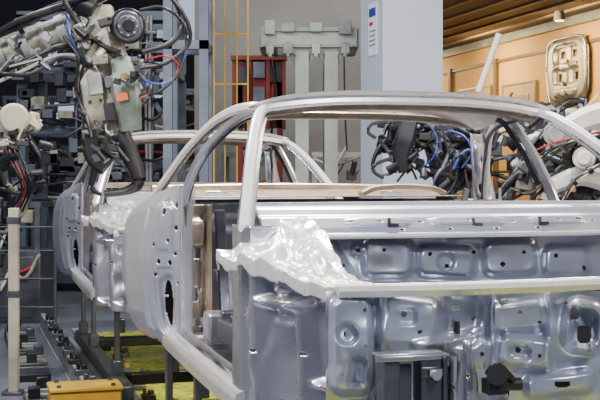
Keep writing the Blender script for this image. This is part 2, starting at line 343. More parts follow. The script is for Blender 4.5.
    ff = [('b', 352, 345, 20, 48, 12, .050, 9), ('c', 347, 334, 10, -.03, 6), ('b', 358, 372, 7, 14, 4, -.03, 6, .15),
          ('b', 410, 322, 26, 24, 9, .040, 9, .12), ('b', 406, 316, 10, 8, 5, -.02, 6), ('b', 462, 320, 18, 24, 8, -.03, 10, .1), ('l', 416, 348, 478, 334, 4, .035, 8), ('b', 468, 352, 20, 14, 7, .03, 8, .1),
          ('b', 518, 316, 26, 14, 7, .040, 9, -.08), ('b', 524, 352, 24, 15, 8, .050, 9, .1), ('b', 520, 352, 10, 6, 3, -.025, 6, .1),
          ('b', 584, 326, 20, 26, 14, .05, 9, .1), ('b', 584, 328, 12, 17, 8, -.08, 8, .1), ('l', 576, 306, 592, 352, 2, .05, 5), ('b', 560, 384, 34, 10, 7, .04, 9, -.12), ('b', 415, 378, 40, 26, 6, -.07, 6),
          ('l', 381, 294, 384, 410, 4, .03, 7), ('l', 550, 292, 549, 366, 3, .04, 7), ('l', 495, 294, 493, 372, 3, .03, 7), ('b', 650, 340, 26, 30, 8, .05, 9), ('b', 730, 340, 30, 30, 8, -.05, 9)]
    holes_f = [(347, 334, 3.4), (404, 314, 3.0), (420, 332, 2.2), (474, 318, 2.4), (518, 350, 2.8), (540, 356, 2.0), (365, 310, 2), (342, 374, 2.8), (566, 303, 1.8), (603, 372, 3), (520, 312, 2.2), (482, 354, 2.0), (366, 346, 1.8), (452, 336, 1.8), (540, 322, 1.8)]
    EL = [(358, 374, 2.6, 8), (584, 334, 7, 9), (562, 384, 8, 3), (498, 390, 11, 11), (455, 378, 6, 18), (574, 314, 4, 6), (456, 308, 5, 3)]
    def fp(s, t):
        a, b = 326+500*s, 291+150*t
        p = cs(a, b, -1.63-feat(a, b, ff, 1.1, .95)-.020*nz(a/34, b/30)); p.z = max(p.z, .80); return p
    P('front_panel', grid(fp, 420, 126, hd(holes_f, 326, 826, 291, 441, EL)), STEELP)
    P('front_shade', grid(lambda s, t: Vector((-.78+1.56*s, -1.45, 1.26-.44*t)), 4, 4), BLACK, solid=.01)  # black sheet added as painted shade behind the front panel openings
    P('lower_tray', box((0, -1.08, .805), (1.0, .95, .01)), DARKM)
    P('bracket_shelf', join([box(cs(410, 354, -1.76), (.19, .09, .006)), box(cs(410, 357, -1.80), (.19, .006, .020))]), STEEL, bevel=.002)
    P('bracket_box', join([box(cs(430, 384, -1.77), (.075, .06, .15)), box(cs(444, 384, -1.80), (.012, .02, .15)), box(cs(430, 372, -1.80), (.055, .012, .03))]), STEELD, bevel=.004)
    P('bracket_box', join([box(cs(388, 384, -1.76), (.045, .06, .15)), box(cs(402, 388, -1.75), (.045, .03, .13))]), MIDM, bevel=.004)
    P('bracket_clip', join([cyl(cs(437, 376, -1.78), cs(437, 376, -1.83), .012), box(cs(434, 372, -1.80), (.035, .03, .018))]), STEEL)
    P('mounting_bracket', grid(lambda s, t: cs(468+(s-.5)*(7+14*sst(t*1.6)), 340+80*t, -1.74-.02*feat(s, t, [('l', .5, .1, .5, 1, .12, 1, .2)])), 16, 30, lambda s, t: math.hypot((s-.5)*.4, t-.45) < .05 or math.hypot((s-.5)*.4, t-.7) < .03), STEEL, solid=.008)
    P('mounting_rod', tube([cs(454, 356, -1.76), cs(454, 388, -1.77), cs(455, 420, -1.76)], .009), STEEL)
    P('rubber_plug', join([cyl(cs(497, 375, -1.70), cs(497, 375, -1.80), .028), tube([cs(487, 374, -1.76), cs(497, 364, -1.78), cs(514, 380, -1.76)], .008), cyl(cs(500, 384, -1.74), cs(520, 384, -1.74), .018), box(cs(494, 386, -1.76), (.05, .05, .04))]), BLACK)
    # inside
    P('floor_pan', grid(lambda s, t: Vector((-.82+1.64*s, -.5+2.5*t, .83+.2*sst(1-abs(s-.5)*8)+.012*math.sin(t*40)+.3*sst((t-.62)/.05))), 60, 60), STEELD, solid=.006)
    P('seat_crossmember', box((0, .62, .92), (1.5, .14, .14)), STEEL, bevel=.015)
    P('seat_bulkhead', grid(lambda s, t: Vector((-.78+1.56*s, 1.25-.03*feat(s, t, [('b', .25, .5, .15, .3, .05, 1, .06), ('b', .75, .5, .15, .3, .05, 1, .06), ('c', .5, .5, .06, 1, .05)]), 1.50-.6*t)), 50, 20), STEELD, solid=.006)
    P('rear_shelf', grid(lambda s, t: Vector((-.83+1.66*s, 1.22+.62*t, 1.515+.03*sst((t-.5)/.2)+.02*feat(s, t, [('c', .2, .5, .08, 1, .04), ('c', .8, .5, .08, 1, .04), ('b', .5, .4, .1, .2, .05, 1, .05)]))), 60, 16, lambda s, t: abs(t-.5) < .12 and (abs(s-.2) < .03 or abs(s-.8) < .03)), STEELW, solid=.006)
    P('rear_shelf_beam', sweep([(-.80, 1.86, 1.55), (0, 1.90, 1.562), (.80, 1.86, 1.55)], rrect(.06, .04, .4), n=6), STEELW)
    P('shelf_rib', sweep([(.25, 1.3, 1.525), (.34, 1.32, 1.555), (.5, 1.32, 1.565), (.66, 1.30, 1.555), (.74, 1.28, 1.525)], rrect(.05, .03, .4), n=5), STEELW)
    P('rear_panel', grid(lambda s, t: Vector((-.76+1.52*s, 2.03+.03*math.sin(math.pi*s), 1.46-.62*t)), 20, 10), STEEL, solid=.006)
    return car
car1 = build_car()
def dup(src, off):
    e = src.copy(); e.location = Vector(src.location)+off; COL.objects.link(e)
    for c in list(src.children):
        k = c.copy(); k.parent = e; COL.objects.link(k)
    return e
DV, DU = 3.98, -.06
car2 = dup(car1, L_*DV+R_*DU)
car1['group'] = car2['group'] = 'coupe body shells on the line'
car2['label'] = 'bare silver coupe body shell next in the queue under robot'

def carrier(u0, v0):
    c = thing('line_carrier', cf(u0, v0, .13), 'grey steel carrier with posts holding up a car body', 'carrier', TH, 'line carriers')
    for u in (-.72, .72):
        mk('runner', box((u, .5, .06), (.10, 3.0, .10)), MIDM, c, False, bevel=.01)
        for v in (-.5, .95, 1.75):
            mk('support_post', join([box((u, v, .37), (.035, .06, .52)), box((u, v, .16), (.07, .12, .10)), box((u, v, .63), (.12, .14, .020)), box((u+.03, v, .45), (.05, .05, .10))]), MIDM, c, False, bevel=.005)
    for v in (-.4, 1.5): mk('cross_tie', box((0, v, .06), (1.34, .1, .08)), DARKM, c, False, bevel=.01)
    return c
carrier(0, 0); carrier(DU, DV)
for u in (-.72, .72):
    mk('conveyor_rail', join([box(cf(u, 1.5, .02), (.16, 11, .04), TH), box(cf(u, 1.5, .07), (.04, 11, .06), TH), box(cf(u, 1.5, .115), (.10, 11, .03), TH)]), LGREY, smooth=False,
       label='long steel conveyor rail on the floor under the bodies', category='rail', group='conveyor rails')

# ================================================================= ROBOTS
def perp(a, b):
    d = (Vector(b)-Vector(a)).normalized(); return d.cross(Vector((0, 1, 0))).normalized()
def weld_gun(P, p, d, m1, s=1., side=1):
    q = perp(p, p+d)*side
    P('gun_yoke', join([box(p+d*.08*s, (.16*s, .14*s, .14*s)), cyl(p+d*.02*s-Vector((0, .1*s, 0)), p+d*.02*s+Vector((0, .1*s, 0)), .07*s)]), m1, bevel=.01)
    P('electrode_arm', tube([p+d*.1*s+q*.06*s, p+d*.28*s+q*.12*s, p+d*.48*s+q*.10*s, p+d*.55*s+q*.02*s], .03*s, scales=[1.2, 1, .7, .4]), DARKM)
    P('electrode_arm', tube([p+d*.1*s-q*.06*s, p+d*.28*s-q*.15*s, p+d*.46*s-q*.15*s, p+d*.53*s-q*.04*s], .03*s, scales=[1.2, 1, .7, .4]), MIDM)
    P('gun_cylinder', cyl(p-q*.12*s-d*.1*s, p-q*.12*s+d*.2*s, .045*s), MIDM)
def bundle(P, path, n, r, mats, wdt=.022):
    for i in range(n):
        o = Vector(((i % 3-1)*wdt*.4, -.02*(i % 2), (i-(n-1)/2)*wdt))
        P('hose', tube([Vector(p)+o+Vector((0, 0, nz(j*.9, i*2.1)*.05)) for j, p in enumerate(path)], r, sides=7), mats[i % len(mats)])
    for j in (1, len(path)-2):
        p = Vector(path[j]); d = (Vector(path[j+1])-Vector(path[j-1])).normalized()*.015
        P('hose_clamp', cyl(p-d, p+d, wdt*n*.5, sides=14), DARKM)
def fittings(P, a0, a1, b0, b1, Y, n, mats, s=1.):
    for i in range(n):
        a = random.uniform(a0, a1); b = random.uniform(b0, b1); p = pt(a, b, Y+random.uniform(-.12, .2)); m = mats[i % len(mats)]; k = random.random()
        if k < .4: P('valve_block', join([box(p, (random.uniform(.08, .2)*s, .12*s, random.uniform(.06, .14)*s), 0, 0, random.uniform(-.6, .6)), cyl(p, p+Vector((.09*s, -.03, .06*s)), .025*s)]), m, bevel=.006)
        elif k < .75:
            d = Vector((random.uniform(-1, 1), random.uniform(-.6, .2), random.uniform(-.7, .7))).normalized()*random.uniform(.1, .22)*s
            P('drive_motor', join([cyl(p, p+d, .05*s), cyl(p+d, p+d*1.15, .035*s), cyl(p-d*.1, p, .06*s)]), m)
        else:
            d = Vector((random.uniform(-1, 1), 0, random.uniform(-1, 1))).normalized()*random.uniform(.15, .35)*s
            P('link_bar', beam(p-d*.5, p+d, .035*s, .03*s), m)
def robot(base, j1, j2, j3, tip, label, body, accent, s=1., side=1, nb=4, cm=(BLACK,)):
    base = Vector(base); t = thing('welding_robot', base, label, 'industrial robot')
    P = lambda n, VF, m, **k: mk(n, VF, m, t, True, **k)
    top = Vector((base.x, base.y, max(.4, j1.z-.25*s)))
    P('pedestal', join([cyl(base, base+Vector((0, 0, .06)), .38*s), cyl(base+Vector((0, 0, .06)), top, .26*s, .22*s)]), accent, bevel=.01)
    P('turret', sweep([top, top+Vector((0, 0, .12*s)), (j1+top)/2+Vector((0, 0, .1)), j1], rrect(.4*s, .36*s, .5), up=(0, 1, 0), scales=[1.1, 1.1, .9, .6], n=3), body)
    y = Vector((0, 1, 0))
    P('shoulder_joint', join([cyl(j1-y*.2*s, j1+y*.2*s, .15*s), cyl(j1-y*.26*s, j1-y*.2*s, .10*s)]), accent, bevel=.01)
    P('lower_arm', sweep([j1, j1.lerp(j2, .5), j2], rrect(.2*s, .16*s, .5), up=(0, 1, 0), scales=[1.2, .85, 1.1], n=4), body)
    P('elbow_joint', join([cyl(j2-y*.17*s, j2+y*.17*s, .13*s), cyl(j2-y*.24*s, j2-y*.17*s, .08*s)]), accent, bevel=.01)
    P('forearm', sweep([j2, j2.lerp(j3, .3), j2.lerp(j3, .35), j3], circ(.1*s, 14), scales=[1.2, 1.1, .8, .7], n=2), body)
    P('wrist', join([cyl(j3-y*.09*s, j3+y*.09*s, .09*s), box(j3.lerp(j2, .15), (.17*s, .15*s, .15*s))]), accent, bevel=.01)
    d = (tip-j3).normalized()
    weld_gun(P, j3+d*.05*s, d, accent, s, side)
    if nb: bundle(P, [j2+Vector((0, -.16*s, .0)), j2.lerp(j3, .3)+Vector((0, -.2*s, .14*s)), j2.lerp(j3, .7)+Vector((0, -.2*s, .12*s)), j3+Vector((0, -.16*s, 0)), j3+d*.2*s+Vector((0, -.12*s, 0))], nb, .009, cm)
    return t, P

Y = 7.7
hb = Vector((-3.25, 8.0, 0))
t = thing('welding_robot', hb, 'weathered beige welding robot with drooping black hoses above second body', 'industrial robot')
P = lambda n, VF, m, **k: mk(n, VF, m, t, True, **k)
q = lambda a, b, d=0: pt(a, b, Y+d)
P('pedestal', join([cyl(hb, hb+Vector((0, 0, .06)), .4), cyl(hb+Vector((0, 0, .06)), hb+Vector((0, 0, .9)), .28, .24)]), TEAL, bevel=.01)
P('turret', sweep([hb+Vector((0, 0, .9)), hb+Vector((0, 0, 1.3)), hb+Vector((.05, 0, 1.55))], rrect(.5, .42, .5), up=(0, 1, 0), scales=[1.1, 1, .7], n=3), BEIGE)
P('lower_arm', sweep([hb+Vector((0, -.1, 1.5)), hb+Vector((.1, -.15, 1.85)), q(-60, 88)], rrect(.22, .18, .5), up=(0, 1, 0), scales=[1.2, .9, 1.1], n=4), BEIGE)
P('elbow_joint', cyl(q(-60, 88, -.2), q(-60, 88, .2), .17), MIDM, bevel=.01)
P('forearm', sweep([q(-60, 80), q(0, 56), q(25, 46), q(74, 26)], circ(.11, 20), scales=[1.2, 1.0, .92, .8], n=4), BEIGE)
for a, b, c, d, r in ((24, 47, 31, 44, .128), (60, 32, 68, 29, .110), (2, 56, 7, 54, .130), (44, 39, 48, 37, .115), (14, 51, 17, 50, .122)):
    P('forearm_collar', cyl(q(a, b), q(c, d), r), LGREY)
bundle(P, [q(-20, 42, -.17), q(20, 26, -.18), q(52, 13, -.16), q(84, 4, -.1), q(110, -6, -.1)], 4, .013, (WHITEP, BLACK, MIDM, BLACK), .028)
P('forearm_conduit', tube([q(-20, 80, -.15), q(20, 64, -.17), q(56, 48, -.16), q(84, 44, -.1)], .02), DARKM)
P('forearm_conduit', tube([q(-20, 90, -.12), q(20, 72, -.15), q(56, 56, -.15), q(84, 56, -.1)], .012), WHITEP)
P('wrist_housing', sweep([q(94, 8), q(98, 40), q(105, 75), q(110, 110), q(112, 138)], rrect(.32, .28, .45), up=(0, 1, 0), scales=[.75, .92, 1.12, 1.1, .75], n=4), BEIGE)
P('wrist_cover', sweep([q(120, 60, -.14), q(126, 92, -.18), q(131, 130, -.14)], rrect(.17, .10, .45), up=(0, 1, 0), scales=[.85, 1.1, .8], n=4), TEAL)
P('cover_plate', sweep([q(88, 62, -.16), q(92, 92, -.19), q(99, 128, -.15)], rrect(.13, .05, .3), up=(0, 1, 0), n=3), BEIGE)
P('access_panel', box(q(95, 84, -.215), (.09, .02, .14), 0, 0, -.15), LGREY, bevel=.006)
P('access_panel', box(q(110, 112, -.20), (.07, .03, .12), 0, 0, -.15), DARKM, bevel=.006)
P('access_panel', box(q(109, 82, -.20), (.06, .03, .08), 0, 0, -.15), MIDM, bevel=.006)
P('motor', join([cyl(q(128, 26, -.22), q(126, 26, .12), .100, .112, 28), cyl(q(128, 26, -.25), q(128, 26, -.22), .072)]), MIDM, bevel=.008)
P('motor_ring', cyl(q(128, 26, -.20), q(128, 26, -.15), .118, .118, 28), DARKM, bevel=.005)
P('motor_cap', cyl(q(129, 25, -.275), q(129, 25, -.25), .04), DARKM, bevel=.005)
for i in range(8):
    an = i*math.pi/4; P('bolt', cyl(q(128, 26, -.26)+Vector((.058*math.cos(an), 0, .058*math.sin(an))), q(128, 26, -.24)+Vector((.058*math.cos(an), 0, .058*math.sin(an))), .008, sides=8), LGREY)
P('motor', join([cyl(q(80, 2, -.1), q(96, 9, -.1), .085), cyl(q(72, -1, -.1), q(80, 2, -.1), .06)]), DARKM, bevel=.008)
P('warning_label', box(q(122, 97, -.25), (.075, .01, .05), 0, 0, -.2), ORANGE, smooth=False)
P('warning_label', box(q(124, 76, -.245), (.05, .01, .04), 0, 0, -.15), YELLOWD, smooth=False)
P('tool_flange', join([cyl(q(110, 134), q(112, 148), .11), box(q(104, 148), (.26, .2, .06), 0, 0, .1)]), MIDM, bevel=.01)
P('gun_yoke', sweep([q(92, 138, -.05), q(96, 156, -.05), q(108, 166, -.05)], rrect(.14, .12, .4), up=(0, 1, 0), n=4), DARKM)
P('electrode_arm', sweep([q(118, 132, -.06), q(126, 148, -.06), q(135, 168, -.06), q(138, 183, -.06), q(126, 191, -.06), q(104, 194, -.06)], circ(.056, 12), scales=[1.3, 1.2, 1, .8, .5, .4], n=5), BLACK)
P('electrode_arm', sweep([q(96, 158, -.06), q(94, 174, -.06), q(92, 188, -.06), q(102, 195, -.06)], circ(.025, 10), scales=[1.2, 1, .8, .6], n=4), DARKM)
for a, b in [(86, 66), (98, 66), (90, 102), (101, 100), (95, 122), (104, 122)]:
    P('bolt', cyl(q(a, b, -.22), q(a, b, -.17), .012, sides=8), DARKM)
fittings(P, 78, 108, 18, 62, Y-.18, 22, (MIDM, BEIGE, DARKM, LGREY, BLACK), .48)
fittings(P, 84, 124, 132, 164, Y-.14, 20, (DARKM, MIDM, BLACK, BEIGE, BLACK), .45)
fittings(P, 0, 66, 24, 66, Y-.20, 18, (MIDM, LGREY, DARKM, BEIGE, DARKM), .40)
fittings(P, 84, 140, 64, 134, Y-.27, 14, (MIDM, DARKM, BEIGE, DARKM), .28)
fittings(P, 108, 146, 46, 80, Y-.22, 9, (MIDM, DARKM, BEIGE), .4)
for pts, r, m in [
    ([(140, -30), (165, -12), (182, 18), (172, 42), (142, 52)], .018, BLACK), ([(150, -20), (180, 8), (190, 40), (168, 62), (140, 68)], .014, BLACK),
    ([(140, 10), (165, 8), (186, 30), (180, 70), (158, 92), (138, 96)], .011, BLACK), ([(145, 60), (166, 56), (178, 66), (168, 86), (140, 98)], .006, RED),
    ([(142, 80), (160, 84), (176, 76), (188, 50)], .007, BLUEC), ([(60, -20), (66, 4), (80, 26), (100, 44), (118, 52)], .018, BLACK),
    ([(0, 74), (30, 74), (60, 58), (82, 62), (92, 66)], .014, BLACK), ([(-10, 36), (25, 18), (60, 6), (90, -5)], .018, BLACK),
    ([(66, 14), (72, 40), (84, 60), (100, 62)], .008, BLUEC), ([(64, 36), (78, 58), (76, 90), (86, 116), (92, 138)], .012, BLACK), ([(70, 30), (84, 54), (80, 88), (84, 130)], .009, DARKM)]:
    P('hose', tube([q(a, b, -.22-.04*math.sin(i*2)) for i, (a, b) in enumerate(pts)], r, sides=8, n=8), m)

r2, P = robot((-3.9, 10.0, 0), pt(-60, 215, 9.8), pt(-24, 150, 9.6), pt(12, 118, 9.5), pt(24, 165, 9.5), 'cream painted welding robot beside the steel post', CREAM, CREAM, 1.1, 1, 4, (BLACK, DARKM, RED))
P('wrist_cover', join([cyl(pt(14, 118, 9.4), pt(14, 118, 9.2), .12), box(pt(28, 122, 9.4), (.16, .18, .16))]), CREAM, bevel=.02)
fittings(P, 0, 42, 108, 190, 9.25, 22, (DARKM, MIDM, BLACK, CREAM), .5)
for i in range(4): P('hose', tube([pt(4+i*5, 150, 9.2), pt(14+i*5, 168+i*3, 9.15), pt(22+i*3, 190, 9.2), pt(10+i*4, 212, 9.3)], .009), (BLACK, RED, BLACK, DARKM)[i])
r3, P = robot((1.55, 11.1, 0), pt(450, 225, 10.2), pt(430, 136, 10.0), pt(398, 130, 9.8), pt(384, 160, 9.8), 'compact black welding robot reaching in front of the column', NAVY, DARKM, .7, -1, 3, (BLACK, BLUEC, BLACK))
fittings(P, 382, 438, 116, 178, 9.7, 64, (DARKM, NAVY, BLACK, BLACK, MIDM), .62)
P('gun_body', sweep([pt(410, 120, 9.6), pt(404, 140, 9.6), pt(400, 158, 9.6), pt(404, 172, 9.6)], rrect(.14, .1, .4), up=(0, 1, 0), scales=[1, 1.2, .9, .6], n=4), DARKM)
P('electrode_arm', sweep([pt(388, 122, 9.5), pt(372, 124, 9.5), pt(368, 132, 9.5), pt(376, 138, 9.5)], rrect(.035, .03, .4), n=3), BLACK)
P('electrode_arm', sweep([pt(392, 158, 9.5), pt(376, 164, 9.5), pt(374, 172, 9.5), pt(384, 178, 9.5)], rrect(.035, .03, .4), n=3), BLACK)
P('hose', tube([pt(430, 126, 9.4), pt(437, 138, 9.4), pt(434, 156, 9.4), pt(422, 168, 9.5)], .007), BLUEC)
r4, P = robot((1.45, 8.5, 0), pt(496, 235, 8.4), pt(482, 172, 8.4), pt(458, 156, 8.3), pt(448, 178, 8.3), 'dark welding robot with blue hoses beside the line', DARKM, NAVY, .5, 1, 3, (BLACK, BLUEC, BLACK))
fittings(P, 438, 480, 126, 190, 8.35, 52, (DARKM, BLACK, MIDM, NAVY, BLACK), .55)
P('hose', tube([pt(448, 130, 8.2), pt(464, 136, 8.1), pt(472, 152, 8.1), pt(462, 168, 8.2)], .006), BLUEC)
r5, P = robot((2.9, 9.0, 0), pt(650, 210, 8.8), pt(618, 134, 8.7), pt(566, 152, 8.6), pt(534, 184, 8.6), 'bulky white welding robot arm wrapped in packed dark hoses', WHITEP, LGREY, 1.15, -1, 4, (BLACK, WHITEP, DARKM, BLACK))
fittings(P, 516, 605, 122, 200, 8.5, 90, (DARKM, LGREY, BLACK, WHITEP, MIDM, DARKM, BEIGE), .62)
P('upper_casting', sweep([pt(615, 112, 8.5), pt(585, 120, 8.4), pt(556, 134, 8.3)], rrect(.18, .16, .5), up=(0, 1, 0), scales=[1.1, 1, .7], n=4), WHITEP)
P('lower_casting', sweep([pt(610, 182, 8.3), pt(580, 176, 8.25), pt(552, 186, 8.2)], rrect(.14, .12, .5), up=(0, 1, 0), scales=[1.1, 1, .8], n=4), WHITEP)
P('casting_joint', join([cyl(pt(556, 134, 8.15), pt(556, 134, 8.4), .09), cyl(pt(556, 134, 8.1), pt(556, 134, 8.15), .06)]), LGREY, bevel=.008)
P('casting_joint', join([cyl(pt(584, 158, 8.1), pt(584, 158, 8.4), .08), cyl(pt(584, 158, 8.05), pt(584, 158, 8.1), .05)]), WHITEP, bevel=.008)
bundle(P, [pt(610, 132, 8.2), pt(580, 138, 8.1), pt(552, 150, 8.1), pt(534, 162, 8.15), pt(526, 182, 8.2)], 5, .006, (BLACK, DARKM, WHITEP, BLACK, RED), .015)
bundle(P, [pt(606, 160, 8.05), pt(590, 170, 8.05), pt(574, 182, 8.05), pt(562, 200, 8.1)], 4, .006, (WHITEP, BLACK, WHITEP, MIDM), .015)
r6, P = robot((3.1, 11.0, 0), pt(600, 200, 10.6), pt(592, 116, 10.4), pt(550, 114, 10.2), pt(524, 145, 10.2), 'grey white welding robot with dark gun near display wall', WHITEP, MIDM, .8, 1, 4, (BLACK, MIDM, WHITEP))
fittings(P, 500, 605, 106, 160, 10.0, 80, (DARKM, BLACK, MIDM, WHITEP, DARKM, LGREY), .6)
mk('steel_pole', tube([pt(478, 92, 9.9), pt(488, 65, 9.9), pt(499, 34, 9.9)], .028, n=2), WHITEP, r6, True)

# ================================================================= LEFT SIDE THINGS
s_ = thing('steel_post', Vector((-2.14, 8.6, 0)), 'slim cream steel post with bolted foot plate', 'post')
mk('post_shaft', box((0, 0, .70), (.07, .07, 1.38)), CREAM, s_, False, bevel=.006)
mk('foot_plate', box((0, 0, .012), (.15, .15, .024)), MIDM, s_, False, bevel=.004)
for z in (1.3, .75): mk('post_clamp', box((0, 0, z), (.09, .09, .05)), MIDM, s_, False, bevel=.004)
yb = thing('yellow_stop_block', cf(-1.07, 2.85, 0), 'yellow painted steel block on floor beside conveyor', 'block', TH)
mk('block_body', box((0, 0, .13), (.44, .26, .28)), YELLOW, yb, False, bevel=.012)
mk('block_lid', box((0, 0, .282), (.46, .29, .024)), YELLOW, yb, False, bevel=.006)
for x in (-.17, .17):
    for y in (-.1, .1): mk('block_bolt', cyl((x, y, .29), (x, y, .31), .015, sides=8), MIDM, yb, False)

def frame(name, a0, a1, b0, Y, m, posts, beams, w=.08, label='', cat='frame', depth=.8, bw=None):
    base = pt((a0+a1)/2, 0, Y); base.z = 0; bw = bw or w
    t = thing(name, base, label, cat)
    X = lambda a: (a-300)*Y/F
    Z = lambda b: H+(180-b)*Y/F
    ds = (0, depth) if depth else (0,)
    for a in posts:
        for d in ds:
            mk('post', box((X(a), Y+d, Z(b0)/2), (w, w, Z(b0))), m, t, True, smooth=False)
    for b in beams:
        for d in ds:
            mk('beam', box(((X(a0)+X(a1))/2, Y+d-w*.05, Z(b)), (X(a1)-X(a0)+w, bw*.9, bw)), m, t, True, smooth=False)
        if depth:
            for a in (a0, a1):
                mk('beam', box((X(a), Y+depth/2, Z(b)), (bw*.9, depth, bw)), m, t, True, smooth=False)
    return t
pf = frame('portal_frame', 22, 172, 15, 14.5, GREYP, (22, 98, 172), (16, 70, 130), .11, 'blue grey steel portal frame hung with pipes and valve boxes', 'frame', 1.2)
PP = lambda n, VF, m, **k: mk(n, VF, m, pf, True, **k)
rnd_ = random.Random(9)
for i in range(60):
    a = rnd_.uniform(20, 160); b = rnd_.uniform(26, 205); l = rnd_.uniform(10, 46)
    PP('pipe', tube([pt(a, b, 14.25), pt(min(a+l*.5, 172), b+rnd_.uniform(-3, 3), 14.2), pt(min(a+l, 174), b+rnd_.uniform(-12, 16), 14.25)], rnd_.uniform(.008, .022), sides=7), rnd_.choice([MIDM, LGREY, GREYP, DARKM, DARKM, BLACK]))
for i in range(90):
    a = rnd_.uniform(18, 172); b = rnd_.uniform(24, 215)
    PP('valve_box', box(pt(a, b, 14.3), (rnd_.uniform(.06, .20), .25, rnd_.uniform(.05, .18))), rnd_.choice([MIDM, DARKM, DARKM, DARKM, GREYP, BEIGE, MIDM]), bevel=.008)
for i in range(9):
    a = rnd_.uniform(25, 165)
    PP('pipe', tube([pt(a, 16, 14.4), pt(a+rnd_.uniform(-3, 3), 90, 14.35), pt(a, 210, 14.4)], rnd_.uniform(.012, .03), sides=8), rnd_.choice([MIDM, LGREY, DARKM]))
for a, b, c, d in ((22, 70, 60, 16), (98, 70, 60, 16), (98, 130, 140, 70), (172, 130, 135, 70)):
    PP('diagonal_brace', beam(pt(a, b, 14.45), pt(c, d, 14.45), .06, .06), GREYP)
frame('mast_tower', 168, 204, -40, 11.6, GREYP, (168, 204), (-20, 45), .09, 'tall blue grey steel mast with cross beams', 'mast', .5)
frame('safety_cage', 214, 248, -40, 12.6, YELLOW, (214, 225, 237, 248), (-12, 34, 84), .016, 'thin yellow tubular safety cage around access ladder', 'ladder cage', 0, .02)
g = frame('lifting_gantry', 268, 350, 36, 13.2, GREENG, (302, 331), (38,), .15, 'pale grey green lifting gantry with heavy beam and brackets', 'gantry', .9, .22)
for i, (a, w_, h_) in enumerate(((270, .12, .16), (288, .16, .10), (316, .14, .10), (345, .14, .16))):
    mk('hoist_block', join([box(pt(a, 28, 13.1), (w_, .16, h_)), box(pt(a, 49, 13.1), (w_*.7, .14, .12)), cyl(pt(a, 42, 13.05), pt(a, 57, 13.05), .025)]), (GREENG, LGREY)[i % 2], g, True, bevel=.008)
for a in (302, 331):
    for d in (-14, 14): mk('knee_brace', beam(pt(a+d, 48, 13.2), pt(a, 74, 13.2), .05, .05), GREENG, g, True)
mk('beam_flange', box(pt(309, 46, 13.08), (1.0, .05, .03)), LGREY, g, True)
mk('beam_flange', box(pt(309, 30, 13.08), (1.0, .05, .03)), LGREY, g, True)
mk('hanging_cable', tube([pt(344, 50, 13.15), pt(345, 110, 13.15), pt(347, 150, 13.15)], .010), DARKM, g, True)
rc = thing('red_cabinet', Vector((pt(259, 0, 16).x, 16, 0)), 'red machine cabinet with dark louvres and conduits behind the gantry', 'cabinet')
mk('cabinet_body', join([box(pt(259, 94, 16), (.72, .1, .95)), box(pt(240, 150, 16)+Vector((0, 0, -.55)), (.08, .1, 3.1)), box(pt(280, 150, 16)+Vector((0, 0, -.55)), (.08, .1, 3.1))]), REDP, rc, True, smooth=False)
for a in (234, 250, 268, 284): mk('cabinet_rib', box(pt(a, 94, 15.93), (.05, .08, .98)), REDP, rc, True, smooth=False)
mk('cabinet_cornice', box(pt(259, 58, 15.93), (.78, .14, .06)), REDP, rc, True, smooth=False)
for i, (a, b) in enumerate(((242, 75), (259, 95), (276, 74), (242, 112), (276, 110), (259, 70))): mk('louvre_panel', box(pt(a, b, 15.92), (.16, .05, .22)), (DARKM, MIDM)[i % 2], rc, True, smooth=False)
for a in (246, 272): mk('conduit', tube([pt(a, 60, 15.85), pt(a+3, 90, 15.82), pt(a-2, 150, 15.85)], .018), DARKM, rc, True)
fe = thing('guard_fence', Vector((-3.4, 12.2, 0)), 'low dark tubular guard fence beside the line', 'fence')
for z in (.25, .55, .85, 1.1): mk('fence_rail', tube([(-4.6, 12.2, z), (-2.6, 12.2, z)], .012, n=1), MIDM, fe, True)
for x in (-4.6, -3.9, -3.2, -2.6): mk('fence_post', cyl((x, 12.2, 0), (x, 12.2, 1.14), .02), MIDM, fe, True)

def machine(name, x, y, w, d, h, m1, m2, label, seed, dark=False):
    rnd = random.Random(seed); t = thing(name, Vector((x, y, 0)), label, 'machine')
    mk('cabinet_body', box((0, 0, h*.3), (w, d, h*.6)), m1, t, False, bevel=.015)
    mk('top_frame', join([box((sx*(w/2-.04), sy*(d/2-.04), h*.8), (.06, .06, h*.4)) for sx in (-1, 1) for sy in (-1, 1)]+[box((0, sy*(d/2-.04), h-.03), (w, .06, .06)) for sy in (-1, 1)]+[box((sx*(w/2-.04), 0, h-.03), (.06, d, .06)) for sx in (-1, 1)]), m2, t, False, smooth=False)
    mk('door_panel', box((0, -d/2-.006, h*.3), (w*.8, .012, h*.5)), m2, t, False, bevel=.004)
    for i in range(14 if dark else 8):
        z = h*rnd.uniform(.35, .95); x0 = rnd.uniform(-w/2, 0)
        mk('pipe', tube([(x0, -d/2, z), (x0+w*.3, -d/2-.05, z+rnd.uniform(-.2, .2)), (x0+w*.5, -d/2, z+rnd.uniform(-.1, .2))], rnd.uniform(.010, .026)), rnd.choice([MIDM, BLACK, DARKM, DARKM] if dark else [MIDM, WHITEP, DARKM, DARKM, RED, BEIGE]), t, False)
    for i in range(26 if dark else 9):
        bx = rnd.uniform(-.4, .4)*w; bz = h*rnd.uniform(.5 if dark else .3, .98)
        mk('valve_block', join([box((bx, -d/2+.1, bz), (rnd.uniform(.1, .26), .26, rnd.uniform(.08, .2))), cyl((bx, -d/2, bz), (bx+.05, -d/2-.03, bz+.2), .04)]), rnd.choice([MIDM, DARKM, DARKM, BLACK, LGREY] if dark else [MIDM, LGREY, BEIGE, DARKM]), t, False, bevel=.01)
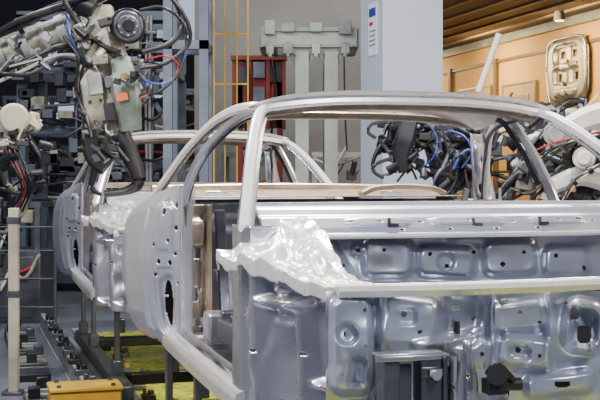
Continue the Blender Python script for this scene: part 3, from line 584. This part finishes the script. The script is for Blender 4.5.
for i, (x, y, w, h) in enumerate([(-5.2, 16.8, 1.3, 1.9), (-3.4, 17.0, 1.2, 2.1), (-2.0, 17.2, 1.1, 1.9), (-4.2, 19.5, 1.5, 3.0), (-2.3, 20.5, 1.5, 3.2), (-.7, 17.2, .9, 2.0), (-5.9, 18.8, 1.2, 3.2), (-4.5, 13.3, 1.0, 1.5), (-3.3, 13.25, .8, 1.35)]):
    machine('line_machine', x, y, w, .8, h, (MIDM, DARKM, GREYP, DARKM)[i % 4], (MIDM, GREYP)[i % 2], 'grey line-side machine with pipes and valve blocks', i)
for i, (x, y, w, h) in enumerate([(.62, 16.8, .9, 2.0), (1.9, 15.2, .9, 1.8)]):
    machine('line_machine', x, y, w, .7, h, (LGREY, BEIGE)[i % 2], (WHITEP, MIDM)[i % 2], 'pale line-side cabinet with pipework on top', 20+i)
for i, (x, y, w, h) in enumerate([(2.25, 13.3, 1.1, 2.22), (3.5, 13.6, 1.2, 2.35), (4.6, 14.6, .8, 2.2)]):
    machine('line_machine', x, y, w, .7, h, DARKM, MIDM, 'dark welding cell machine crowded with valves and cables', 30+i, True)
for i, (a, b, w, h) in enumerate([(30, 60, 1.2, .5), (85, 38, .9, .3), (155, 80, .7, .8), (185, 20, .5, 1.2), (60, 110, .8, .4)]):
    struct('window_%d' % (i+1), box(pt(a, b, 25.85), (w, .06, h)), GLOWC)
for i, (u, w_, h_, v0, ln) in enumerate([(-1.66, .08, .09, 4.0, 5.4), (-2.62, .06, .06, 5.2, 4.4), (-1.84, .05, .16, 4.0, 5.0), (-.97, .05, .16, 5.6, 5.0)]):
    mk('floor_track', join([box(cf(u, v0, h_/2), (w_, ln, h_), TH), box(cf(u, v0, .008), (w_*1.6, ln, .016), TH)]), (MIDM, MIDM, DARKM, LGREY)[i], smooth=False,
       label='long narrow steel floor track running beside the conveyor', category='floor track', group='floor tracks')
for i in range(11):
    v = 3.3+i*.40
    if abs(v-4.25) < .32: continue
    tk = thing('track_module', cf(-1.27, v, 0), 'low dark toothed track module beside conveyor', 'conveyor module', TH, 'track modules')
    mk('module_base', box((0, 0, .03), (.26, .34, .06)), DARKM, tk, False, bevel=.005)
    for y in (-.12, .06): mk('cross_bar', box((0, y, .085), (.25, .05, .06)), (MIDM, LGREY)[i % 2], tk, False, bevel=.005)
    mk('sensor_box', box((.08*(i % 3-1), .13, .12), (.08, .07, .14)), (DARKM, BLACK, MIDM)[i % 3], tk, False, bevel=.006)
def fixture(u, v, z, i, lab, grp, y=False):
    st = thing('track_fixture', cf(u, v, z), lab, 'fixture', TH, grp)
    mk('fixture_base', box((0, 0, .02), (.10, .10, .04)), (DARKM, MIDM)[i % 2], st, False, bevel=.005)
    mk('fixture_clamp', join([box((.02, 0, .055), (.04, .06, .04)), cyl((-.025, 0, .035), (-.025, 0, .09), .014)]), (MIDM, YELLOWD if y else DARKM, DARKM)[i % 3], st, False, bevel=.004)
for i in range(12): fixture(-.53 if i % 3 else -.42, 2.0+i*.42, .012, i, 'small low clamp fixture on yellow green track floor', 'track fixtures', True)
for i in range(9): fixture(-1.66, 2.0+i*.48, .09, i+1, 'small dark clamp fixture on top of floor track', 'rail fixtures')
for i in range(8): fixture(-.97, 3.5+i*.52, .16, i, 'small dark clamp fixture on narrow conveyor track', 'rail fixtures')
for i in range(8): fixture(-1.84, 1.9+i*.56, .16, i+2, 'small dark clamp fixture on top of floor track', 'rail fixtures')
for i in range(10):
    v = 2.9+i*.42
    lb = thing('drive_unit', cf(-2.05, v, 0), 'dark floor drive unit with motor and conduit', 'motor unit', TH, 'drive units')
    mk('gear_case', join([box((0, 0, .07), (.22, .22, .14)), box((.04, .0, .16), (.10, .14, .06))]), (DARKM, MIDM, GREYP)[i % 3], lb, False, bevel=.01)
    mk('motor', join([cyl((-.05, -.10, .20), (-.05, .08, .20), .05), cyl((-.05, .08, .20), (-.05, .10, .20), .035)]), (MIDM, DARKM)[i % 2], lb, False)
    mk('conduit', tube([(.06, 0, .18), (.08, 0, .26), (.04, .07, .25), (.02, .09, .12)], .012), BLACK, lb, False)

# ================================================================= DISPLAY WALL
def display(v, z, w, h, label):
    t = thing('pressed_panel_display', cf(7.5, v, z), label, 'display panel', TH)
    fs = [('b', .5, .5, .45, .46, .16, .04, .05), ('b', .5, .25, .30, .14, .09, -.07, .05), ('b', .30, .58, .10, .12, .05, -.06, .05), ('b', .70, .58, .10, .12, .05, -.06, .05), ('b', .5, .84, .28, .06, .04, .05, .05), ('l', .5, .1, .5, .9, .03, .05, .04), ('c', .5, .45, .06, .05, .04)]
    def f(s, t_):
        rr = 1-.18*sst((abs(t_-.5)-.25)/.25)
        return Vector((-.04-feat(s, t_, fs), (s-.5)*w*rr, (1-t_)*h))
    def ho(s, t_):
        for cx, cy, rx, ry in ((.36, .25, .06, .05), (.64, .25, .06, .05), (.30, .60, .05, .06), (.70, .60, .05, .06), (.5, .72, .05, .03), (.5, .12, .03, .02), (.4, .88, .03, .02), (.6, .88, .03, .02), (.22, .40, .02, .03), (.78, .40, .02, .03), (.5, .36, .03, .02)):
            if (abs(s-cx)/rx)**3+(abs(t_-cy)/ry)**3 < 1: return True
        return False
    mk('pressed_panel', grid(f, 70, 70, ho), STEELQ, t, False, solid=.012)
    mk('edge_tube', tube([(-.07, w*.40, h*.04), (-.07, w*.47, h*.3), (-.07, w*.47, h*.75), (-.07, w*.38, h*.97), (-.07, 0, h), (-.07, -w*.38, h*.97), (-.07, -w*.47, h*.75), (-.07, -w*.47, h*.3), (-.07, -w*.40, h*.04)], .018), STEEL, t, False)
    for z_ in (.12, .88): mk('mount_bracket', box((-.02, 0, h*z_), (.08, w*.5, .05)), MIDM, t, False)
display(11.75, 2.82, 1.28, 1.05, 'pressed metallic seat-like frame hung on tan display wall')
for v, z, w_, h_ in ((13.5, 2.3, 1.2, 1.0), (15.3, 2.4, 1.4, .95), (9.4, 2.6, 1.2, 1.1)):
    t = thing('wall_display_board', cf(7.52, v, z), 'faint flat tan display board on the showroom wall', 'display board', TH)
    mk('board', box((0, 0, h_/2), (.03, w_, h_)), PANELF, t, False, smooth=False)
    mk('board_frame', join([box((-.02, s*w_/2, h_/2), (.03, .03, h_)) for s in (-1, 1)]+[box((-.02, 0, k), (.03, w_, .03)) for k in (0.015, h_-.015)]), STEELQ, t, False, smooth=False)
    mk('mounted_pressing', join([box((-.03, -w_*.15, h_*.6), (.03, w_*.35, h_*.35)), box((-.03, w_*.2, h_*.35), (.03, w_*.25, h_*.3)), box((-.025, 0, h_*.48), (.02, w_*.3, h_*.1))]), STEELQ, t, False, bevel=.01)
for i, v in enumerate((10.5, 14.4, 16.4, 19.0)):
    struct('trim_%d' % (i+7), box(cf(7.52, v, 2.0), (.08, .10, 3.6), TH), mat('brown_post', (.16, .11, .07), .5))
for i, v in enumerate((11.0, 15.9, 20.6)):
    lp = thing('ceiling_spotlight', cf(6.9, v, 4.16), 'small warm ceiling spotlight above display wall', 'lamp', TH, 'ceiling spotlights')
    mk('lamp_housing', cyl((0, 0, -.14), (0, 0, 0), .09, .07), BLACK, lp, False)
    mk('lamp_lens', cyl((0, 0, -.15), (0, 0, -.14), .07), GLOW, lp, False)

# ================================================================= LIGHTS
def area(loc, target, size, power, color, sy=None):
    l = bpy.data.lights.new('area', 'AREA'); l.energy = power; l.color = color; l.size = size
    if sy: l.shape = 'RECTANGLE'; l.size_y = sy
    o = bpy.data.objects.new('area_light', l); o.location = loc
    o.rotation_euler = (Vector(target)-Vector(loc)).to_track_quat('-Z', 'Y').to_euler(); COL.objects.link(o)
area((-3.0, 2.8, 4.6), (-.2, 4.6, 1.2), .35, 430, (1, .96, .90), 1.8)
area((1.8, .8, 3.8), (.9, 4.0, 1.2), .35, 140, (.93, .96, 1), 1.6)  # added front fill to brighten the engine bay
area((.5, 6.4, 5.2), (.2, 5.2, 1.5), .7, 560, (1, .94, .83))
area((3.6, 5.0, 2.8), (.2, 5.4, 1.3), .7, 120, (1, .76, .50))
area((-2.2, 5.4, 2.4), (-.6, 5.0, .9), .4, 32, (1, .78, .50))  # added warm lamp for yellow highlights on sill and door edge
area((-2.5, 9.0, 5.5), (-2, 9.6, 1), 1.2, 280, (.98, .98, 1))
area((2.5, 8.4, 4.8), (2.4, 9.4, 1.4), 1.1, 230, (1, .95, .88))
area((0, 15, 6.5), (0, 17, 1.5), 4, 240, (1, .96, .9))
area(cf(-.1, 3.9, .72), cf(-.2, 4.3, 0), .6, 15, (1, .97, .6))  # invented lamp between the bodies, brightens the yellow green floor
for v in (11, 14, 18):
    p = cf(6.4, v, 3.9); area(p, cf(7.6, v, 2.4), 1.2, 115, (1, .72, .36))
w = bpy.data.worlds.new('w'); bpy.context.scene.world = w; w.use_nodes = True
nt = w.node_tree; bg = nt.nodes['Background']
tc = nt.nodes.new('ShaderNodeTexCoord'); mp = nt.nodes.new('ShaderNodeMapping'); mp.inputs['Scale'].default_value = (1.4, 1.4, 2.8)
nn = nt.nodes.new('ShaderNodeTexNoise'); nn.inputs['Scale'].default_value = 2.4; nn.inputs['Detail'].default_value = 2  # bright patches made up for the bare steel to reflect
rp = nt.nodes.new('ShaderNodeValToRGB')
rp.color_ramp.elements[0].position = .42; rp.color_ramp.elements[0].color = (.010, .014, .035, 1)
rp.color_ramp.elements[1].position = .64; rp.color_ramp.elements[1].color = (1.3, 1.3, 1.3, 1)
el = rp.color_ramp.elements.new(.51); el.color = (.15, .20, .42, 1)
nt.links.new(tc.outputs['Generated'], mp.inputs['Vector']); nt.links.new(mp.outputs['Vector'], nn.inputs['Vector'])
nt.links.new(nn.outputs['Fac'], rp.inputs['Fac']); nt.links.new(rp.outputs['Color'], bg.inputs[0]); bg.inputs[1].default_value = .46

cam = bpy.data.cameras.new('cam'); co = bpy.data.objects.new('camera', cam); COL.objects.link(co)
co.location = (0, 0, H); co.rotation_euler = (math.pi/2, 0, 0)
cam.sensor_width = 36; cam.lens = 36*F/600; cam.shift_y = -20/600; cam.clip_end = 200
bpy.context.scene.camera = co
